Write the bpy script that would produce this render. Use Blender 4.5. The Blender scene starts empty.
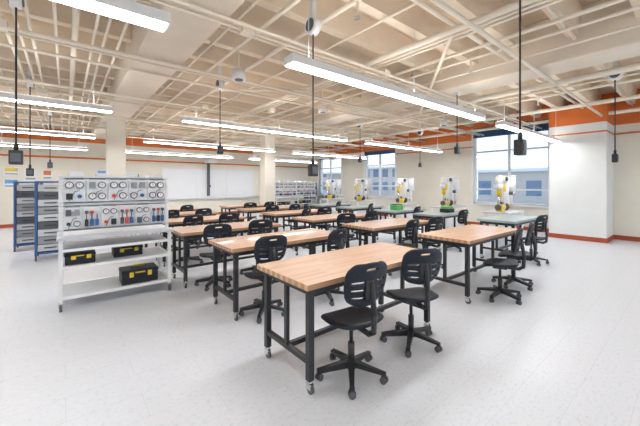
import bpy, bmesh, math, random
from mathutils import Vector, Matrix
random.seed(4)
sc=bpy.context.scene
COL=sc.collection

# ------------------------------------------------------------ materials
def mat(name,col,rough=0.5,metal=0.0,emis=None,estr=0,coat=0,spec=0.5):
    m=bpy.data.materials.new(name); m.use_nodes=True
    b=m.node_tree.nodes['Principled BSDF']
    b.inputs['Base Color'].default_value=(*col,1); b.inputs['Roughness'].default_value=rough
    b.inputs['Metallic'].default_value=metal
    b.inputs['Coat Weight'].default_value=coat
    b.inputs['Specular IOR Level'].default_value=spec
    if emis:
        b.inputs['Emission Color'].default_value=(*emis,1); b.inputs['Emission Strength'].default_value=estr
    return m
def N(m,t): return m.node_tree.nodes.new(t)
def L(m,a,b): m.node_tree.links.new(a,b)
def noisy(name,col,var=0.06,scale=6,rough=0.6,bump=0.0,bscale=60,spec=0.3):
    m=mat(name,col,rough,spec=spec); b=m.node_tree.nodes['Principled BSDF']
    tc=N(m,'ShaderNodeTexCoord'); n=N(m,'ShaderNodeTexNoise'); n.inputs['Scale'].default_value=scale; n.inputs['Detail'].default_value=4
    L(m,tc.outputs['Object'],n.inputs['Vector'])
    r=N(m,'ShaderNodeValToRGB'); r.color_ramp.elements[0].position=.3; r.color_ramp.elements[1].position=.7
    r.color_ramp.elements[0].color=(*[c*(1-var) for c in col],1); r.color_ramp.elements[1].color=(*[min(1,c*(1+var)) for c in col],1)
    L(m,n.outputs['Fac'],r.inputs['Fac']); L(m,r.outputs['Color'],b.inputs['Base Color'])
    if bump:
        n2=N(m,'ShaderNodeTexNoise'); n2.inputs['Scale'].default_value=bscale; L(m,tc.outputs['Object'],n2.inputs['Vector'])
        bp=N(m,'ShaderNodeBump'); bp.inputs['Strength'].default_value=bump; bp.inputs['Distance'].default_value=.01
        L(m,n2.outputs['Fac'],bp.inputs['Height']); L(m,bp.outputs['Normal'],b.inputs['Normal'])
    return m

M={}
M['wall']=noisy('wall_paint',(.82,.78,.68),.02,3,.7)
M['wallwhite']=noisy('wall_white_paint',(.80,.82,.81),.02,3,.7)
M['orange']=noisy('orange_paint',(.70,.17,.04),.05,3,.6)
M['base']=noisy('red_base',(.42,.08,.035),.06,5,.5)
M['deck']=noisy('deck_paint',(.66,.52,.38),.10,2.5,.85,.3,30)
M['ceil']=noisy('ceiling_paint',(.83,.71,.56),.07,2.0,.8,.2,30)
M['beam']=noisy('beam_paint',(.80,.71,.59),.06,1.5,.8,.2,30)
M['pipe']=mat('pipe_paint',(.88,.79,.66),.5)
M['white']=mat('white_enamel',(.86,.87,.88),.35)
M['black']=mat('black_steel',(.018,.02,.024),.38)
M['plastic']=noisy('black_plastic',(.014,.018,.028),.15,40,.45,.1,200)
M['alu']=mat('brushed_aluminium',(.72,.74,.77),.35,.5)
M['grey']=mat('grey_plastic',(.32,.34,.37),.5)
M['dgrey']=mat('dark_grey',(.09,.10,.12),.5)
M['lgrey']=mat('light_grey_laminate',(.60,.63,.66),.4)
M['teal']=mat('grey_teal_laminate',(.38,.45,.45),.35)
M['blue']=mat('blue_enamel',(.035,.12,.36),.4)
M['lblue']=mat('light_blue_tape',(.12,.33,.65),.4)
M['yellow']=mat('yellow_enamel',(.82,.58,.02),.4)
M['red']=mat('red_plastic',(.65,.06,.04),.4)
M['green']=mat('green_plastic',(.10,.50,.12),.4)
M['rubber']=mat('caster_rubber',(.10,.10,.11),.6)
M['chrome']=mat('chrome',(.75,.76,.78),.2,1)
M['light']=mat('lamp_diffuser',(1,1,1),.5,emis=(.98,.985,1),estr=14)
M['light_up']=mat('lamp_uplight',(1,1,1),.5,emis=(1,.98,.95),estr=5)
M['board']=mat('whiteboard',(.84,.86,.89),.18,coat=.3)
M['shade']=mat('blue_shade',(.02,.07,.17),.6)
M['copper']=mat('brass',(.6,.4,.15),.3,.9)
M['wood2']=noisy('tan_laminate',(.55,.38,.24),.1,6,.4)

# glass
g=bpy.data.materials.new('window_glass'); g.use_nodes=True; nt=g.node_tree; nt.nodes.clear()
o=nt.nodes.new('ShaderNodeOutputMaterial'); mx=nt.nodes.new('ShaderNodeMixShader'); t=nt.nodes.new('ShaderNodeBsdfTransparent'); gl=nt.nodes.new('ShaderNodeBsdfGlossy')
gl.inputs['Roughness'].default_value=.02; mx.inputs[0].default_value=.06
nt.links.new(t.outputs[0],mx.inputs[1]); nt.links.new(gl.outputs[0],mx.inputs[2]); nt.links.new(mx.outputs[0],o.inputs[0]); M['glass']=g

# butcher block
m=mat('butcher_block',(.7,.45,.28),.30,coat=.25); b=m.node_tree.nodes['Principled BSDF']
tc=N(m,'ShaderNodeTexCoord'); mp=N(m,'ShaderNodeMapping'); L(m,tc.outputs['Object'],mp.inputs['Vector'])
br=N(m,'ShaderNodeTexBrick'); br.inputs['Scale'].default_value=1; br.inputs['Brick Width'].default_value=.55; br.inputs['Row Height'].default_value=.042
br.inputs['Mortar Size'].default_value=.001; br.offset=.37; br.inputs['Color1'].default_value=(.82,.51,.31,1); br.inputs['Color2'].default_value=(.67,.38,.21,1); br.inputs['Mortar'].default_value=(.5,.27,.14,1)
L(m,mp.outputs['Vector'],br.inputs['Vector'])
n=N(m,'ShaderNodeTexNoise'); mp2=N(m,'ShaderNodeMapping'); mp2.inputs['Scale'].default_value=(2,40,40); L(m,tc.outputs['Object'],mp2.inputs['Vector']); L(m,mp2.outputs['Vector'],n.inputs['Vector']); n.inputs['Scale'].default_value=1.5
rr=N(m,'ShaderNodeValToRGB'); rr.color_ramp.elements[0].color=(.75,.75,.75,1); L(m,n.outputs['Fac'],rr.inputs[0])
mixc=N(m,'ShaderNodeMixRGB'); mixc.blend_type='MULTIPLY'; mixc.inputs[0].default_value=.6; L(m,br.outputs['Color'],mixc.inputs[1]); L(m,rr.outputs[0],mixc.inputs[2]); L(m,mixc.outputs[0],b.inputs['Base Color'])
M['wood']=m

# floor
m=mat('vinyl_floor',(.7,.7,.7),.34,spec=.4); b=m.node_tree.nodes['Principled BSDF']
tc=N(m,'ShaderNodeTexCoord')
br=N(m,'ShaderNodeTexBrick'); br.inputs['Scale'].default_value=1; br.inputs['Brick Width'].default_value=.9; br.inputs['Row Height'].default_value=.30; br.inputs['Mortar Size'].default_value=.003
br.inputs['Color1'].default_value=(.71,.735,.78,1); br.inputs['Color2'].default_value=(.70,.725,.77,1); br.inputs['Mortar'].default_value=(.63,.66,.71,1)
L(m,tc.outputs['Object'],br.inputs['Vector'])
mp=N(m,'ShaderNodeMapping'); mp.inputs['Scale'].default_value=(1,2.0,1); L(m,tc.outputs['Object'],mp.inputs['Vector'])
n=N(m,'ShaderNodeTexNoise'); n.inputs['Scale'].default_value=24; n.inputs['Detail'].default_value=8; n.inputs['Roughness'].default_value=.65; L(m,mp.outputs[0],n.inputs['Vector'])
r=N(m,'ShaderNodeValToRGB'); r.color_ramp.elements[0].position=.34; r.color_ramp.elements[0].color=(.84,.84,.85,1); r.color_ramp.elements[1].position=.47
L(m,n.outputs['Fac'],r.inputs['Fac'])
mixc=N(m,'ShaderNodeMixRGB'); mixc.blend_type='MULTIPLY'; mixc.inputs[0].default_value=1; L(m,br.outputs['Color'],mixc.inputs[1]); L(m,r.outputs[0],mixc.inputs[2]); L(m,mixc.outputs[0],b.inputs['Base Color'])
M['floor']=m

# exterior facade
m=mat('facade',(.5,.5,.5),.7); b=m.node_tree.nodes['Principled BSDF']
tc=N(m,'ShaderNodeTexCoord')
br=N(m,'ShaderNodeTexBrick'); br.offset=0; br.inputs['Brick Width'].default_value=2.2; br.inputs['Row Height'].default_value=2.4; br.inputs['Scale'].default_value=1; br.inputs['Mortar Size'].default_value=.5
br.inputs['Color1'].default_value=(.14,.20,.30,1); br.inputs['Color2'].default_value=(.2,.28,.38,1); br.inputs['Mortar'].default_value=(.62,.55,.50,1)
sep=N(m,'ShaderNodeSeparateXYZ'); cmb=N(m,'ShaderNodeCombineXYZ'); L(m,tc.outputs['Object'],sep.inputs[0]); L(m,sep.outputs['Y'],cmb.inputs['X']); L(m,sep.outputs['Z'],cmb.inputs['Y'])
L(m,cmb.outputs[0],br.inputs['Vector']); L(m,br.outputs['Color'],b.inputs['Base Color']); M['facade']=m
M['grass']=noisy('exterior_ground',(.35,.37,.33),.2,.3,.9)

# ------------------------------------------------------------ mesh builder
class MB:
    def __init__(s): s.bm=bmesh.new(); s.mats=[]
    def mi(s,k):
        if k not in s.mats: s.mats.append(k)
        return s.mats.index(k)
    def _fin(s,faces,k,smooth=False):
        i=s.mi(k)
        for f in faces: f.material_index=i; f.smooth=smooth
    def box(s,a,b,k,bev=0,rot=None,piv=None):
        a=Vector(a); b=Vector(b); c=(a+b)/2; d=b-a
        t=bmesh.new(); bmesh.ops.create_cube(t,size=1)
        for v in t.verts: v.co=Vector((v.co.x*d.x,v.co.y*d.y,v.co.z*d.z))
        if bev: bmesh.ops.bevel(t,geom=t.edges[:],offset=bev,segments=2,affect='EDGES',profile=.5)
        for v in t.verts: v.co+=c
        if rot:
            p=Vector(piv) if piv else c
            for v in t.verts: v.co=rot@(v.co-p)+p
        s.add(t,k)
    def add(s,t,k,smooth=False):
        me=bpy.data.meshes.new('tmp'); t.to_mesh(me); t.free()
        n0=len(s.bm.faces); s.bm.from_mesh(me); s.bm.faces.ensure_lookup_table()
        s._fin(s.bm.faces[n0:],k,smooth); bpy.data.meshes.remove(me)
    def cyl(s,p,q,r,k,seg=12,r2=None,smooth=True):
        p=Vector(p);q=Vector(q);d=q-p
        if d.length<1e-6: return
        t=bmesh.new(); bmesh.ops.create_cone(t,cap_ends=True,segments=seg,radius1=r,radius2=r if r2 is None else r2,depth=d.length)
        R=d.to_track_quat('Z','Y').to_matrix().to_4x4(); R.translation=(p+q)/2
        bmesh.ops.transform(t,matrix=R,verts=t.verts)
        me=bpy.data.meshes.new('tmp'); t.to_mesh(me); t.free()
        n0=len(s.bm.faces); s.bm.from_mesh(me); s.bm.faces.ensure_lookup_table(); i=s.mi(k)
        for f in s.bm.faces[n0:]:
            f.material_index=i; f.smooth=(len(f.verts)==4) and smooth
        bpy.data.meshes.remove(me)
    def sph(s,c,r,k,sc3=(1,1,1),u=12,v=8):
        t=bmesh.new(); bmesh.ops.create_uvsphere(t,u_segments=u,v_segments=v,radius=r)
        for w in t.verts: w.co=Vector((w.co.x*sc3[0],w.co.y*sc3[1],w.co.z*sc3[2]))+Vector(c)
        s.add(t,k,True)
    def tube(s,pts,r,k,seg=10):
        for a,b in zip(pts,pts[1:]): s.cyl(a,b,r,k,seg)
        for a in pts[1:-1]: s.sph(a,r*1.02,k,u=seg,v=6)
    def mesh(s,name):
        me=bpy.data.meshes.new(name); s.bm.to_mesh(me); s.bm.free()
        for k in s.mats: me.materials.append(M[k])
        return me
    def obj(s,name,loc=(0,0,0),rz=0):
        return place(s.mesh(name),name,loc,rz)
def place(me,name,loc=(0,0,0),rz=0):
    o=bpy.data.objects.new(name,me); COL.objects.link(o); o.location=loc; o.rotation_euler=(0,0,rz); return o
def baked(tmpbm,mods):
    me=bpy.data.meshes.new('t'); tmpbm.to_mesh(me); tmpbm.free()
    o=bpy.data.objects.new('t',me); COL.objects.link(o)
    for ty,kw in mods:
        md=o.modifiers.new('m',ty)
        for a,v in kw.items(): setattr(md,a,v)
    dg=bpy.context.evaluated_depsgraph_get(); dg.update()
    ev=bpy.data.meshes.new_from_object(o.evaluated_get(dg)); bpy.data.objects.remove(o)
    t=bmesh.new(); t.from_mesh(ev); return t

# ------------------------------------------------------------ room
XW=12.3; YB=16.0; XL=-7.0; YS=-5.0; HC=4.25
b=MB(); b.box((XL,YS,-.12),(XW,YB,0),'floor'); b.obj('floor')
b=MB(); b.box((XL-.2,YS-.2,HC),(XW+.4,YB+.2,HC+.2),'deck'); b.obj('ceiling')
BEAMS=[(-4.2,-3.6),(.80,1.45),(5.95,6.6)]
b=MB()
y=YS+.3
while y<YB:
    xs=[XL]+[v for p in BEAMS for v in p]+[XW]
    for i in range(0,len(xs)-1,2):
        # tapered rib
        t=bmesh.new(); bmesh.ops.create_cube(t,size=1)
        for v in t.verts:
            w=.21 if v.co.z>0 else .14
            v.co=Vector(((xs[i]+xs[i+1])/2+v.co.x*(xs[i+1]-xs[i]),y+v.co.y*w,3.84+(HC-3.84)*(v.co.z+.5)))
        b.add(t,'ceil')
    y+=.74
b.obj('ceiling_joists')
for (x0,x1) in BEAMS:
    b=MB(); b.box((x0,YS,3.5),(x1,YB,HC),'beam',.02); b.obj('ceiling_beam')
for cx,cy in ((1.15,11.0),(6.27,11.0),(-3.9,11.0)):
    b=MB(); b.box((cx-.23,cy-.23,0),(cx+.23,cy+.23,3.5),'wall',.02); b.box((cx-.245,cy-.245,0),(cx+.245,cy+.245,.12),'base',.005); b.obj('structural_column')

WIN=[(3.12,5.6,.85,3.75),(9.3,11.3,.95,3.3),(13.1,15.1,.95,3.3)]
def segwall(name,ycuts,x0,x1):
    b=MB(); prev=YS
    for (a,c,z0,z1) in ycuts:
        b.box((x0,prev,0),(x1,a,HC),'wall'); b.box((x0,a,0),(x1,c,z0),'wall'); b.box((x0,a,z1),(x1,c,HC),'wall'); prev=c
    b.box((x0,prev,0),(x1,YB,HC),'wall'); return b.obj(name)
segwall('wall_east',WIN,XW,XW+.3)
# orange bands east
b=MB(); prev=YS
for (a,c,z0,z1) in WIN:
    b.box((XW-.015,prev,3.3),(XW,a,HC),'orange'); 
    if z1<3.31: b.box((XW-.015,a,3.3),(XW,c,HC),'orange')
    else: b.box((XW-.015,a,z1),(XW,c,HC),'orange')
    b.box((XW-.02,prev,3.02),(XW,a,3.06),'orange'); prev=c
b.box((XW-.015,prev,3.3),(XW,YB,HC),'orange'); b.box((XW-.02,prev,3.02),(XW,YB,3.06),'orange')
b.obj('trim_1')
b=MB(); b.box((XL,YB-.015,3.3),(XW,YB,3.75),'orange'); b.box((XL,YB-.02,2.62),(XW,YB,2.69),'orange'); b.obj('trim_2')
b=MB(); b.box((XL,YB,0),(XW,YB+.2,HC),'wall'); b.obj('wall_north')
b=MB(); b.box((XL-.2,YS,0),(XL,YB,HC),'wall'); b.obj('wall_west')
b=MB(); b.box((XL,YS-.2,0),(XW,YS,.9),'wall'); b.box((XL,YS-.2,3.2),(XW,YS,HC),'wall')
x=XL
while x<XW: b.box((x,YS-.2,.9),(min(x+.8,XW),YS,3.2),'wall'); x+=3.2
b.obj('wall_south')
# pilaster
b=MB(); b.box((11.3,1.6,0),(XW,2.9,3.3),'wallwhite',.01); b.box((11.3,1.6,3.3),(XW,2.9,3.84),'orange'); b.box((11.29,1.59,3.02),(XW,2.91,3.06),'orange')
b.box((11.285,1.585,0),(XW,2.915,.13),'base',.005)
b.obj('wall_pilaster')
b=MB(); b.box((XW-.02,YS,0),(XW,1.585,.13),'base'); b.box((XW-.02,2.92,0),(XW,YB,.13),'base'); b.obj('baseboard_east')
b=MB(); b.box((XL,YB-.02,0),(XW,YB,.13),'base'); b.obj('baseboard_north')
b=MB(); b.box((XL,YS,0),(XL+.02,YB,.13),'base'); b.obj('baseboard_west')
# windows
for i,(a,c,z0,z1) in enumerate(WIN):
    b=MB(); x0=XW+.05;x1=XW+.12
    f=.07
    b.box((x0,a,z0),(x1,a+f,z1),'white'); b.box((x0,c-f,z0),(x1,c,z1),'white'); b.box((x0,a,z0),(x1,c,z0+f),'white'); b.box((x0,a,z1-f),(x1,c,z1),'white')
    mid=(a+c)/2; b.box((x0,mid-.04,z0),(x1,mid+.04,z1),'white')
    for zz in (z0+.55,z0+(z1-z0)*.68): b.box((x0+.01,a,zz-.03),(x1-.01,c,zz+.03),'white')
    b.box((x0+.03,a,z0),(x0+.036,c,z1),'glass')
    b.box((XW-.10,a-.05,z0-.04),(XW+.05,c+.05,z0),'white',.005)
    b.box((XW+.0,a,z1-(.38 if i==0 else .2)),(XW+.03,c,z1),'shade')
    b.box((XW-.02,a-.06,z0),(XW+.05,a,z1),'white'); b.box((XW-.02,c,z0),(XW+.05,c+.06,z1),'white')
    b.obj('window_%d'%(i+1))

# exterior
b=MB(); b.box((XW+3,-60,-4.2),(120,120,-4),'grass'); b.obj('exterior_ground')
for (x,y,sx,sy,h) in ((34,4,10,11,6.3),(45,26,10,16,8.0),(38,44,12,16,7),(40,-18,10,20,9)):
    b=MB(); b.box((x,y,-4),(x+sx,y+sy,h-4+.5),'facade'); b.box((x-.3,y-.3,h-3.5),(x+sx+.3,y+sy+.3,h-3.2),'white'); b.obj('neighbouring_building')

# ------------------------------------------------------------ ceiling services
b=MB()
def run(p,q,r=.025): b.cyl(p,q,r,'pipe',8)
for x,z,r in ((-2.2,3.75,.03),(-1.4,3.7,.02),(-1.1,3.6,.02),(-.9,3.62,.018),(-.6,3.6,.022),(-.47,3.6,.018),(-.35,3.6,.022),(-.1,3.6,.018),(.1,3.7,.04),(.3,3.6,.018),(.45,3.75,.02),(.62,3.7,.02),(1.7,3.7,.018),(2.0,3.65,.025),(2.6,3.72,.03),(3.3,3.8,.018),(3.9,3.6,.045),(4.05,3.6,.02),(4.2,3.62,.02),(4.9,3.7,.03),(5.4,3.75,.025),(5.6,3.6,.02),(7.15,3.5,.06),(7.4,3.6,.03),(7.55,3.6,.02),(8.2,3.65,.02),(8.9,3.7,.03),(10.2,3.62,.045),(10.4,3.62,.02),(10.8,3.7,.02),(11.6,3.55,.05)):
    run((x,YS,z),(x,YB,z),r)
for y,z,r in ((1.2,3.80,.022),(1.7,3.46,.03),(2.1,3.74,.03),(3.35,3.45,.022),(3.5,3.46,.016),(4.2,3.78,.022),(5.2,3.45,.03),(5.35,3.45,.018),(5.9,3.47,.02),(6.9,3.8,.02),(7.6,3.43,.03),(8.4,3.47,.02),(9.3,3.78,.025),(10.3,3.44,.03),(11.5,3.46,.02),(12.6,3.45,.04),(14.2,3.45,.025)):
    run((XL,y,z),(12.25 if y>2.95 or y<1.5 else 11.25,y,z),r)
# sprinkler drops
for x in (2.6,8.9,-2.2,5.4):
    for y in (2.5,5.5,8.5,11.8):
        b.cyl((x,y,3.74),(x,y,3.52),.014,'pipe',8); b.cyl((x,y,3.52),(x,y,3.505),.035,'chrome',10)
# diagonal branches
run((4.0,2.1,3.6),(7.15,4.6,3.5),.028); run((3.9,5.2,3.55),(2.4,6.6,3.6),.025); run((7.2,7.6,3.5),(8.9,9.3,3.7),.025)
# junction boxes
for x,y in ((-.6,5.2),(1.7,3.5),(4.05,6.9),(4.2,3.4),(7.4,5.3),(2.6,7.6),(-.35,8.4),(8.9,7.6)):
    b.box((x-.07,y-.07,3.42),(x+.07,y+.07,3.52),'pipe',.005)
b.obj('ceiling_conduit_and_sprinkler_pipes')
# ceiling speakers
def speaker(x,y,z=3.4):
    b=MB(); b.cyl((0,0,0),(0,0,.16),.12,'white',20,r2=.10); b.cyl((0,0,-.01),(0,0,0),.07,'dgrey',20); b.cyl((0,0,.16),(0,0,HC-z),.012,'pipe',8); b.obj('ceiling_speaker',(x,y,z))
speaker(2.25,4.9,3.35); speaker(5.0,6.0); speaker(-.1,9.2); speaker(9,5,3.4)
# duct in the back
b=MB(); b.cyl((6.9,13.3,3.2),(11.9,13.3,3.2),.22,'pipe',20)
for x in (8,10,11.5): b.cyl((x,13.3,3.2),(x,13.3,HC),.012,'pipe',6)
b.obj('ventilation_duct')

# linear pendants
def pendant(x0,x1,y,z=2.82):
    L_=x1-x0; b=MB()
    b.box((0,-.085,0),(L_,.085,.085),'white',.006); b.box((.02,-.075,-.006),(L_-.02,.075,.0),'light'); b.box((.02,-.06,.085),(L_-.02,.06,.09),'light_up')
    for k in (.06,.5,.94): b.cyl((L_*k,0,.085),(L_*k,0,HC-z),.004,'alu',6)
    b.obj('linear_pendant_light',(x0,y,z))
for y in (2.64,6.33,10.2,14.0):
    for x0,x1 in ((-3.75,.62),(1.74,6.12),(6.97,11.2)): pendant(x0,x1,y)
pendant(-3.75,.62,-1.2); pendant(1.74,6.12,-1.2); pendant(6.97,11.2,-1.2)

# cord reels
def cord(px,d,ybox,reel=True):
    r=(px-320)/311; X=(.633+.774*r)*d; Y=(.774-.633*r)*d; z=1.6+(184-ybox)/311*d
    b=MB(); b.cyl((0,0,.06),(0,0,3.5-z),.009,'black',8)
    b.box((-.055,-.04,-.08),(.055,.04,.07),'black',.008); b.box((-.04,-.045,-.05),(.04,-.04,.04),'dgrey')
    b.cyl((0,0,.07),(0,0,.14),.02,'black',8)
    zz=3.5-z
    b.cyl((-.05,0,zz+.08),(.05,0,zz+.08),.11,'white',20); b.cyl((-.06,0,zz+.08),(.06,0,zz+.08),.08,'dgrey',14)
    b.box((-.03,-.03,zz+.17),(.03,.03,HC-z),'white')
    b.obj('hanging_cord_reel',(X,Y,z))
cord(520,3.0,147);cord(313,3.9,170);cord(16,3.3,157);cord(615,5.6,158);cord(457,6.5,150);cord(220,6.2,150);cord(360,10.5,160);cord(30,6,172);cord(50,8.5,165);cord(420,12,165)

# ------------------------------------------------------------ table
def table_mesh(top='wood',Lx=1.76,W=.78,H=.856):
    b=MB(); t=.045
    b.box((0,0,H-t),(Lx,W,H),top,.004)
    s=.05; x0=.05;x1=Lx-.05-s;y0=.045;y1=W-.045-s
    for x in (x0,x1):
        for y in (y0,y1):
            b.box((x,y,.10),(x+s,y+s,H-t),'black',.003)
            # caster
            cx=x+s/2;cy=y+s/2
            b.cyl((cx,cy,.075),(cx,cy,.10),.022,'chrome',10); b.box((cx-.018,cy-.03,.035),(cx-.012,cy+.03,.08),'chrome'); b.box((cx+.012,cy-.03,.035),(cx+.018,cy+.03,.08),'chrome')
            b.cyl((cx-.011,cy-.01,.036),(cx+.011,cy-.01,.036),.036,'rubber',16)
        b.box((x+.005,y0+s,.22),(x+s-.005,y1,.26),'black',.002)
        b.box((x+.005,y0+s,H-t-.055),(x+s-.005,y1,H-t),'black')
    for y in (y0,y1): b.box((x0+s,y+.005,H-t-.055),(x1,y+s-.005,H-t),'black')
    b.box((x0+s,W/2-.02,.22),(x1,W/2+.02,.26),'black',.002)
    b.box((x0+.01,W/2-.02,.26),(x0+.04,W/2+.02,H-t),'black')
    b.box((x1+.01,W/2-.02,.26),(x1+.04,W/2+.02,H-t),'black')
    return b.mesh('work_table')
TW=table_mesh(); TG=table_mesh('teal',1.5,.75)

# ------------------------------------------------------------ chair (faces +Y)
def chair_mesh():
    b=MB()
    # seat: rounded cushion grid
    t=bmesh.new(); nx,ny=8,8; vs=[]
    for j in range(ny+1):
        row=[]
        for i in range(nx+1):
            u=i/nx*2-1; v=j/ny*2-1
            x=u*math.sqrt(max(0,1-v*v*.32))*.235; y=v*math.sqrt(max(0,1-u*u*.32))*.225
            z=.50+.018*abs(u)**2-(.03*max(0,v)**3)+.02*max(0,-v)**2
            row.append(t.verts.new((x,y,z)))
        vs.append(row)
    for j in range(ny):
        for i in range(nx): t.faces.new((vs[j][i],vs[j][i+1],vs[j+1][i+1],vs[j+1][i]))
    t=baked(t,[('SOLIDIFY',dict(thickness=.04,offset=-1)),('SUBSURF',dict(levels=1))])
    b.add(t,'plastic',True)
    # back with slots
    t=bmesh.new(); nx,nz=16,22; vs=[]
    hz=.175; zc=.825
    for j in range(nz+1):
        row=[]
        for i in range(nx+1):
            u=i/nx*2-1; v=j/nz*2-1
            w=.215*(1-.20*max(0,-v)**1.5-.06*max(0,v)**2)
            w*= (1-.42*abs(v)**8)
            x=u*w; z=zc+v*hz*math.sqrt(1-.20*u*u)
            y=-.235-.03*v+.055*u*u
            row.append(t.verts.new((x,y,z)))
        vs.append(row)
    for j in range(nz):
        for i in range(nx):
            if j in (4,8,12) and i in (2,3,4,5,10,11,12,13): continue
            if j==18 and i in (6,7,8,9): continue
            t.faces.new((vs[j][i],vs[j][i+1],vs[j+1][i+1],vs[j+1][i]))
    t=baked(t,[('SOLIDIFY',dict(thickness=.028,offset=0)),('SUBSURF',dict(levels=1))])
    b.add(t,'plastic',True)
    # J-bar
    pts=[(0,-.02,.44),(0,-.22,.435),(0,-.275,.47),(0,-.285,.60),(0,-.25,.84)]
    for p,q in zip(pts,pts[1:]):
        p=Vector(p);q=Vector(q); b.cyl(p,q,.022,'black',8)
        b.sph(q,.023,'black',u=8,v=6)
    b.box((-.06,-.26,.72),(.06,-.24,.86),'black',.005)
    # mech, lever
    b.box((-.07,-.09,.415),(.07,.09,.462),'black',.01); b.cyl((.05,.02,.435),(.22,.04,.43),.007,'black',8); b.box((.2,.025,.42),(.25,.055,.44),'black',.004)
    # gas lift
    b.cyl((0,0,.10),(0,0,.28),.028,'black',16); b.cyl((0,0,.28),(0,0,.42),.016,'black',12)
    b.cyl((0,0,.07),(0,0,.135),.045,'black',16,r2=.035)
    for k in range(5):
        a=k*2*math.pi/5+.3; c,s=math.cos(a),math.sin(a)
        t=bmesh.new(); bmesh.ops.create_cube(t,size=1)
        for v in t.verts:
            f=v.co.x+.5; r=.02+f*.27; w=.056*(1-f)+.034*f; h=.048*(1-f)+.026*f; zc2=.108-.034*f
            lx,ly=r,v.co.y*w; v.co=Vector((lx*c-ly*s,lx*s+ly*c,zc2+v.co.z*h))
        bmesh.ops.bevel(t,geom=t.edges[:],offset=.004,segments=1,affect='EDGES')
        b.add(t,'black')
        ex,ey=.275*c,.275*s
        b.cyl((ex,ey,.045),(ex,ey,.075),.010,'black',8)
        th=a+k*1.1; dx,dy=math.cos(th),math.sin(th)
        for sg in (-1,1):
            b.cyl((ex+dx*.006*sg,ey+dy*.006*sg,.027),(ex+dx*.026*sg,ey+dy*.026*sg,.027),.027,'rubber',14)
        b.cyl((ex-dx*.008,ey-dy*.008,.03),(ex+dx*.008,ey+dy*.008,.03),.030,'black',14)
    return b.mesh('task_chair')
CH=chair_mesh()

rows=[1.82,3.38,4.94,6.5,8.06,9.62]
off1=[0,.10,-.02,.03,.0,.02]
for n,y in enumerate(rows):
    x=1.37+off1[n]; place(TW,'work_table',(x,y,0))
    for k,dx in enumerate((.48,1.33)):
        j=random.uniform(-.05,.05); a=random.uniform(-.35,.35)
        if n==0: j=0; a=(-.12,-.42)[k]
        place(CH,'task_chair',(x+dx+j,y-.0+(.03 if n==0 else random.uniform(-.1,.06)),0),a)
for n,y in enumerate(rows):
    x=4.08+(0,-.08,-.15,-.1,-.1,0)[n]; place(TW,'work_table',(x,y+.08,0))
    for k,dx in enumerate((.65,1.4)):
        place(CH,'task_chair',(x+dx+random.uniform(-.05,.05),y+.02+random.uniform(-.1,.05),0),random.uniform(-.4,.4))
for n,y in enumerate((2.3,3.9,5.2,6.8,8.3)):
    x=6.85; place(TG,'bench_table',(x,y,0))
    place(CH,'task_chair',(x+.5,y-.06+random.uniform(-.08,.03),0),random.uniform(-.5,.5))

# ------------------------------------------------------------ trainer cart
def panel(b,x0,x1,z0,z1,y,seed,style=0):
    rnd=random.Random(seed)
    b.box((x0,y,z0),(x1,y+.015,z1),'board',.002)
    w=x1-x0;h=z1-z0
    if style==0:
        for i in range(2):
            for j in range(2):
                cx=x0+w*(.27+.46*i); cz=z0+h*(.27+.44*j)
                k=rnd.random()
                if k<.5:
                    r=min(w,h)*.20; b.cyl((cx,y-.03,cz),(cx,y,cz),r,'dgrey',16); b.cyl((cx,y-.032,cz),(cx,y-.03,cz),r*.75,'board',16); b.box((cx-.003,y-.035,cz),(cx+.003,y-.032,cz+r*.6),'red')
                elif k<.85: b.box((cx-w*.15,y-.05,cz-h*.12),(cx+w*.15,y,cz+h*.12),rnd.choice(['grey','dgrey','grey','black']),.003)
                else: b.cyl((cx,y-.04,cz),(cx,y,cz),min(w,h)*.11,rnd.choice(['red','blue','black']),12)
        b.box((x0+w*.1,y-.004,z1-h*.08),(x0+w*.9,y,z1-h*.04),'grey')
        b.tube([(x0+w*.27,y-.02,z0+h*.1),(x0+w*.5,y-.03,z0+h*.45),(x0+w*.73,y-.02,z0+h*.5)],.004,'dgrey',6)
    else:
        for i in range(3):
            cx=x0+w*(.2+.3*i); c=rnd.choice(['red','black','dgrey','blue','grey'])
            b.box((cx-w*.10,y-.05,z0+h*.15),(cx+w*.10,y,z0+h*.42),c,.003)
            b.cyl((cx,y-.05,z0+h*.70),(cx,y,z0+h*.70),w*.11,rnd.choice(['dgrey','alu','red','dgrey']),12)
            b.cyl((cx,y-.02,z0+h*.42),(cx,y-.02,z0+h*.70),.006,'black',6)
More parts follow.
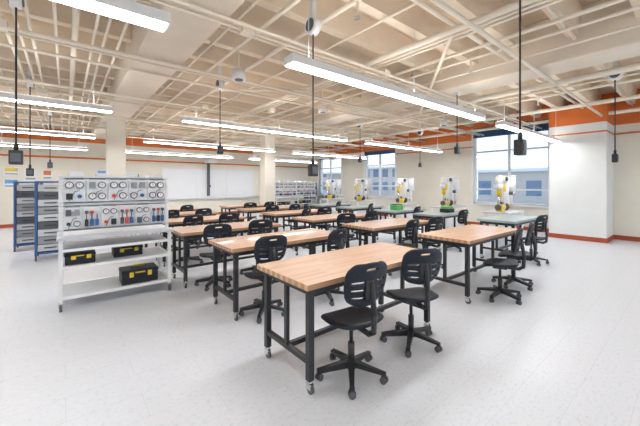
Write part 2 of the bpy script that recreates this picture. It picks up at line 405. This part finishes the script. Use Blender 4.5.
def cart_mesh():
    b=MB(); W=1.30; D=.72
    s=.042
    for x in (0,W-s):
        b.box((x,0,.12),(x+s,s,.9),'white',.003); b.box((x,D-s,.12),(x+s,D,1.73),'white',.003)
        b.box((x,.16,.9),(x+s,.16+s,1.69),'white',.003)
        for y in (s/2,D-s/2):
            cx=x+s/2
            b.cyl((cx,y,.09),(cx,y,.12),.02,'chrome',10); b.cyl((cx-.014,y-.02,.05),(cx+.014,y-.02,.05),.05,'rubber',16); b.box((cx-.022,y-.03,.05),(cx+.022,y+.02,.10),'chrome')
        for z in (.14,.52,.86): b.box((x+.003,s,z),(x+s-.003,D-s,z+.035),'white')
        b.box((x+.003,.16+s,1.65),(x+s-.003,D-s,1.685),'white')
    for z in (.14,.52,.74):
        b.box((s,0,z),(W-s,.035,z+.035),'white'); b.box((s,D-.035,z),(W-s,D,z+.035),'white')
        b.box((s,.035,z+.012),(W-s,D-.035,z+.03),'lgrey')
    b.box((-.02,-.08,.895),(W+.02,D,.925),'lgrey',.004)
    for k in range(4): b.box((0,-.07+k*.055,.925),(W,-.045+k*.055,.935),'alu')
    yp=.15
    for z in (.985,1.30,1.34,1.665): b.box((0,yp,z),(W,yp+.02,z+.025),'alu')
    n=5
    for i in range(n):
        x0=.045+i*(W-.09)/n; x1=x0+(W-.09)/n-.012
        panel(b,x0,x1,1.345,1.685,yp,i,0)
    for i in range(6):
        x0=.045+i*(W-.09)/6; panel(b,x0,x0+(W-.09)/6-.010,.99,1.32,yp,20+i,1 if i%2 else 0)
    b.box((-.002,yp+.02,.99),(W,yp+.03,1.68),'white')
    for x,h in ((.1,.07),(.4,.05),(.75,.06),(1.05,.05)): b.box((x,.3,1.70),(x+.16,.5,1.70+h),'white',.01)
    b.box((0,.17,1.685),(W,.6,1.70),'alu')
    def toolbox(x,y,z,w,d,h):
        b.box((x,y,z),(x+w,y+d,z+h*.7),'plastic',.01); b.box((x-.005,y-.005,z+h*.7),(x+w+.005,y+d+.005,z+h),'plastic',.012)
        for k in (.2,.7): b.box((x+w*k,y-.018,z+h*.5),(x+w*k+.05,y,z+h*.85),'yellow',.003)
        b.box((x+w*.35,y-.03,z+h*.78),(x+w*.62,y-.01,z+h*.86),'yellow',.003)
        b.cyl((x+w*.3,y+d/2,z+h+.03),(x+w*.7,y+d/2,z+h+.03),.012,'yellow',8); b.box((x+w*.3,y+d/2-.01,z+h),(x+w*.32,y+d/2+.01,z+h+.03),'plastic'); b.box((x+w*.68,y+d/2-.01,z+h),(x+w*.7,y+d/2+.01,z+h+.03),'plastic')
    toolbox(.06,.1,.55,.32,.3,.14); toolbox(.60,.22,.55,.36,.3,.14); toolbox(.68,.08,.17,.46,.32,.20)
    return b.mesh('trainer_cart')
CT=cart_mesh(); place(CT,'trainer_cart',(-.07,5.05,0))
place(CT,'trainer_cart',(7.9,13.0,0)); place(CT,'trainer_cart',(9.6,13.6,0)); place(CT,'trainer_cart',(8.6,14.8,0))

# blue cabinets
def blue_rack():
    b=MB(); W=.50;D=.65;H=1.62
    for x in (0,W-.04):
        for y in (0,D-.04): b.box((x,y,.1),(x+.04,y+.04,H),'blue',.004); b.cyl((x+.005,y+.02,.05),(x+.035,y+.02,.05),.05,'rubber',14)
        b.box((x+.01,.04,.15),(x+.03,D-.04,H),'blue')
    b.box((0,0,H),(W,D,H+.04),'blue',.004); b.box((.04,.04,.12),(W-.04,D-.04,.16),'blue')
    for k in range(9):
        c=['lgrey','grey','lgrey','dgrey'][k%4]
        b.box((.05,.01,.19+k*.157),(W-.05,D-.05,.33+k*.157),c,.008); b.box((.15,-.01,.25+k*.157),(W-.15,.01,.27+k*.157),'black')
    return b.mesh('blue_tool_cabinet')
BR=blue_rack(); place(BR,'blue_tool_cabinet',(-.95,10.2,0)); place(BR,'blue_tool_cabinet',(-.50,8.7,0)); place(BR,'blue_tool_cabinet',(11.2,14.6,0))

# pump trainer
def pump():
    b=MB(); W=1.1;D=.6
    for x in (0,W-.04):
        for y in (0,D-.04): b.box((x,y,.0),(x+.04,y+.04,.82),'white')
        b.box((x,.04,.2),(x+.04,D-.04,.24),'white')
    b.box((-.02,-.02,.82),(W+.02,D+.02,.86),'lgrey',.004)
    b.box((.04,.04,.24),(W-.04,D-.04,.26),'white'); b.box((.1,.1,.26),(.9,.5,.6),'white',.02)
    # motor
    b.cyl((.22,.3,.98),(.48,.3,.98),.09,'yellow',18); b.cyl((.17,.3,.98),(.22,.3,.98),.078,'dgrey',18); b.box((.24,.22,.86),(.46,.38,.91),'yellow'); b.box((.28,.24,1.05),(.40,.36,1.13),'dgrey',.01)
    b.cyl((.48,.3,.98),(.62,.3,.98),.03,'chrome',12)
    b.cyl((.60,.3,.98),(.67,.3,.98),.11,'dgrey',20)
    # pvc loop
    b.tube([(.68,.3,.98),(.68,.3,1.74),(.25,.3,1.74),(.25,.3,1.55)],.09,'white',14)
    b.tube([(.70,.3,.98),(1.0,.3,.98),(1.0,.3,1.6)],.065,'white',14); b.cyl((1.0,.3,1.35),(1.0,.3,1.80),.14,'white',20); b.cyl((1.0,.3,1.80),(1.0,.3,1.84),.155,'white',20)
    b.cyl((.25,.3,1.46),(.25,.3,1.58),.125,'white',16); b.cyl((.25,.3,1.28),(.25,.3,1.46),.06,'yellow',16)
    b.cyl((.25,.3,1.05),(.25,.3,1.28),.03,'chrome',12)
    b.cyl((.50,.18,1.74),(.50,.22,1.74),.06,'dgrey',16); b.cyl((.05,.1,.86),(.05,.1,1.6),.014,'alu',8); b.box((.0,.08,1.4),(.10,.10,1.6),'yellow'); b.cyl((.86,.22,.98),(.86,.38,.98),.06,'copper',12)
    b.cyl((.68,.2,1.35),(.68,.1,1.35),.05,'dgrey',14); b.cyl((.68,.099,1.35),(.68,.095,1.35),.04,'board',14)
    return b.mesh('pump_trainer')
PM=pump()
for x,y in ((8.7,3.1),(9.3,5.0),(9.6,7.0),(9.6,9.2),(9.8,11.4)): place(PM,'pump_trainer',(x,y,0))
b=MB(); b.box((0,0,0),(.32,.24,.14),'green',.02); b.box((.02,.02,.14),(.30,.22,.17),'dgrey',.01); b.obj('green_storage_bin',(7.2,5.4,.857))
b=MB(); b.box((0,0,0),(.34,.24,.10),'plastic',.02); b.box((.02,.02,.10),(.3,.22,.16),'green',.01); b.obj('green_storage_bin',(7.6,4.1,.857))

# ------------------------------------------------------------ back wall
b=MB(); x0,x1=3.5,8.2
b.box((x0,YB-.04,.86),(x1,YB-.001,2.38),'alu'); 
n=3
for i in range(n):
    a=x0+.03+i*(x1-x0-.04)/n; b.box((a,YB-.05,.90),(a+(x1-x0-.04)/n-.02,YB-.035,2.34),'board')
b.box((x0,YB-.12,.84),(x1,YB-.001,.87),'alu'); b.obj('whiteboard')
b=MB(); b.box((5.55,YB-.26,1.0),(5.67,YB-.14,2.75),'dgrey',.01); b.box((5.35,YB-.8,2.65),(5.87,YB-.3,2.78),'white',.02); b.box((5.58,YB-.7,2.70),(5.64,YB-.02,2.74),'dgrey'); b.cyl((5.61,YB-.26,1.5),(5.61,YB-.32,1.5),.08,'dgrey',14); b.obj('projector_mount')
pc=['yellow','lblue','board','orange','green','red','lblue']
for i,(x,z,w,h) in enumerate(((-1.75,1.9,.42,.32),(-1.75,1.45,.42,.34),(-1.2,1.7,.35,.45),(-.7,1.75,.3,.4),(2.2,1.6,.4,.5),(-1.2,1.2,.35,.4),(1.0,1.7,.5,.5))):
    b=MB(); b.box((x,YB-.03,z),(x+w,YB-.001,z+h),'board'); b.box((x+.04,YB-.034,z+h*.5),(x+w-.04,YB-.03,z+h*.9),pc[i]); b.box((x+.04,YB-.034,z+h*.15),(x+w-.04,YB-.03,z+h*.3),'grey'); b.obj('wall_poster')
b=MB(); b.box((-3.2,YB-.05,0),(-2.2,YB-.005,2.12),'dgrey'); b.box((-3.14,YB-.06,.02),(-2.26,YB-.04,2.06),'wood2'); b.box((-3.0,YB-.065,1.1),(-2.8,YB-.055,1.9),'glass'); b.cyl((-2.36,YB-.12,1.0),(-2.36,YB-.06,1.0),.02,'chrome'); b.obj('door_1')
b=MB(); b.box((1.6,YB-.65,0),(3.3,YB-.03,.88),'lgrey'); b.box((1.58,YB-.68,.88),(3.32,YB-.03,.92),'wood2')
for k in range(3): b.box((1.64+k*.56,YB-.67,.1),(2.14+k*.56,YB-.65,.84),'white',.004); b.box((2.04+k*.56,YB-.69,.6),(2.06+k*.56,YB-.67,.72),'chrome')
b.obj('base_cabinet')

# ------------------------------------------------------------ world, lights, camera
w=bpy.data.worlds.new('sky'); sc.world=w; w.use_nodes=True; nt=w.node_tree; bg=nt.nodes['Background']
tc=nt.nodes.new('ShaderNodeTexCoord'); sp=nt.nodes.new('ShaderNodeSeparateXYZ'); r=nt.nodes.new('ShaderNodeValToRGB')
nt.links.new(tc.outputs['Generated'],sp.inputs[0]); nt.links.new(sp.outputs['Z'],r.inputs[0]); nt.links.new(r.outputs[0],bg.inputs[0])
r.color_ramp.elements[0].color=(.74,.87,1,1); r.color_ramp.elements[1].color=(.30,.55,1,1); bg.inputs[1].default_value=.85

cd=bpy.data.cameras.new('camera'); cam=bpy.data.objects.new('camera',cd); COL.objects.link(cam)
cd.sensor_width=36; cd.lens=311/640*36; cd.shift_y=-29/640; cd.clip_start=.05
cam.location=(0,0,1.6); cam.rotation_euler=(math.pi/2,0,-math.radians(39.27)); sc.camera=cam
sc.view_settings.view_transform='Standard'; sc.view_settings.look='None'; sc.view_settings.exposure=0.95; sc.view_settings.gamma=1.04
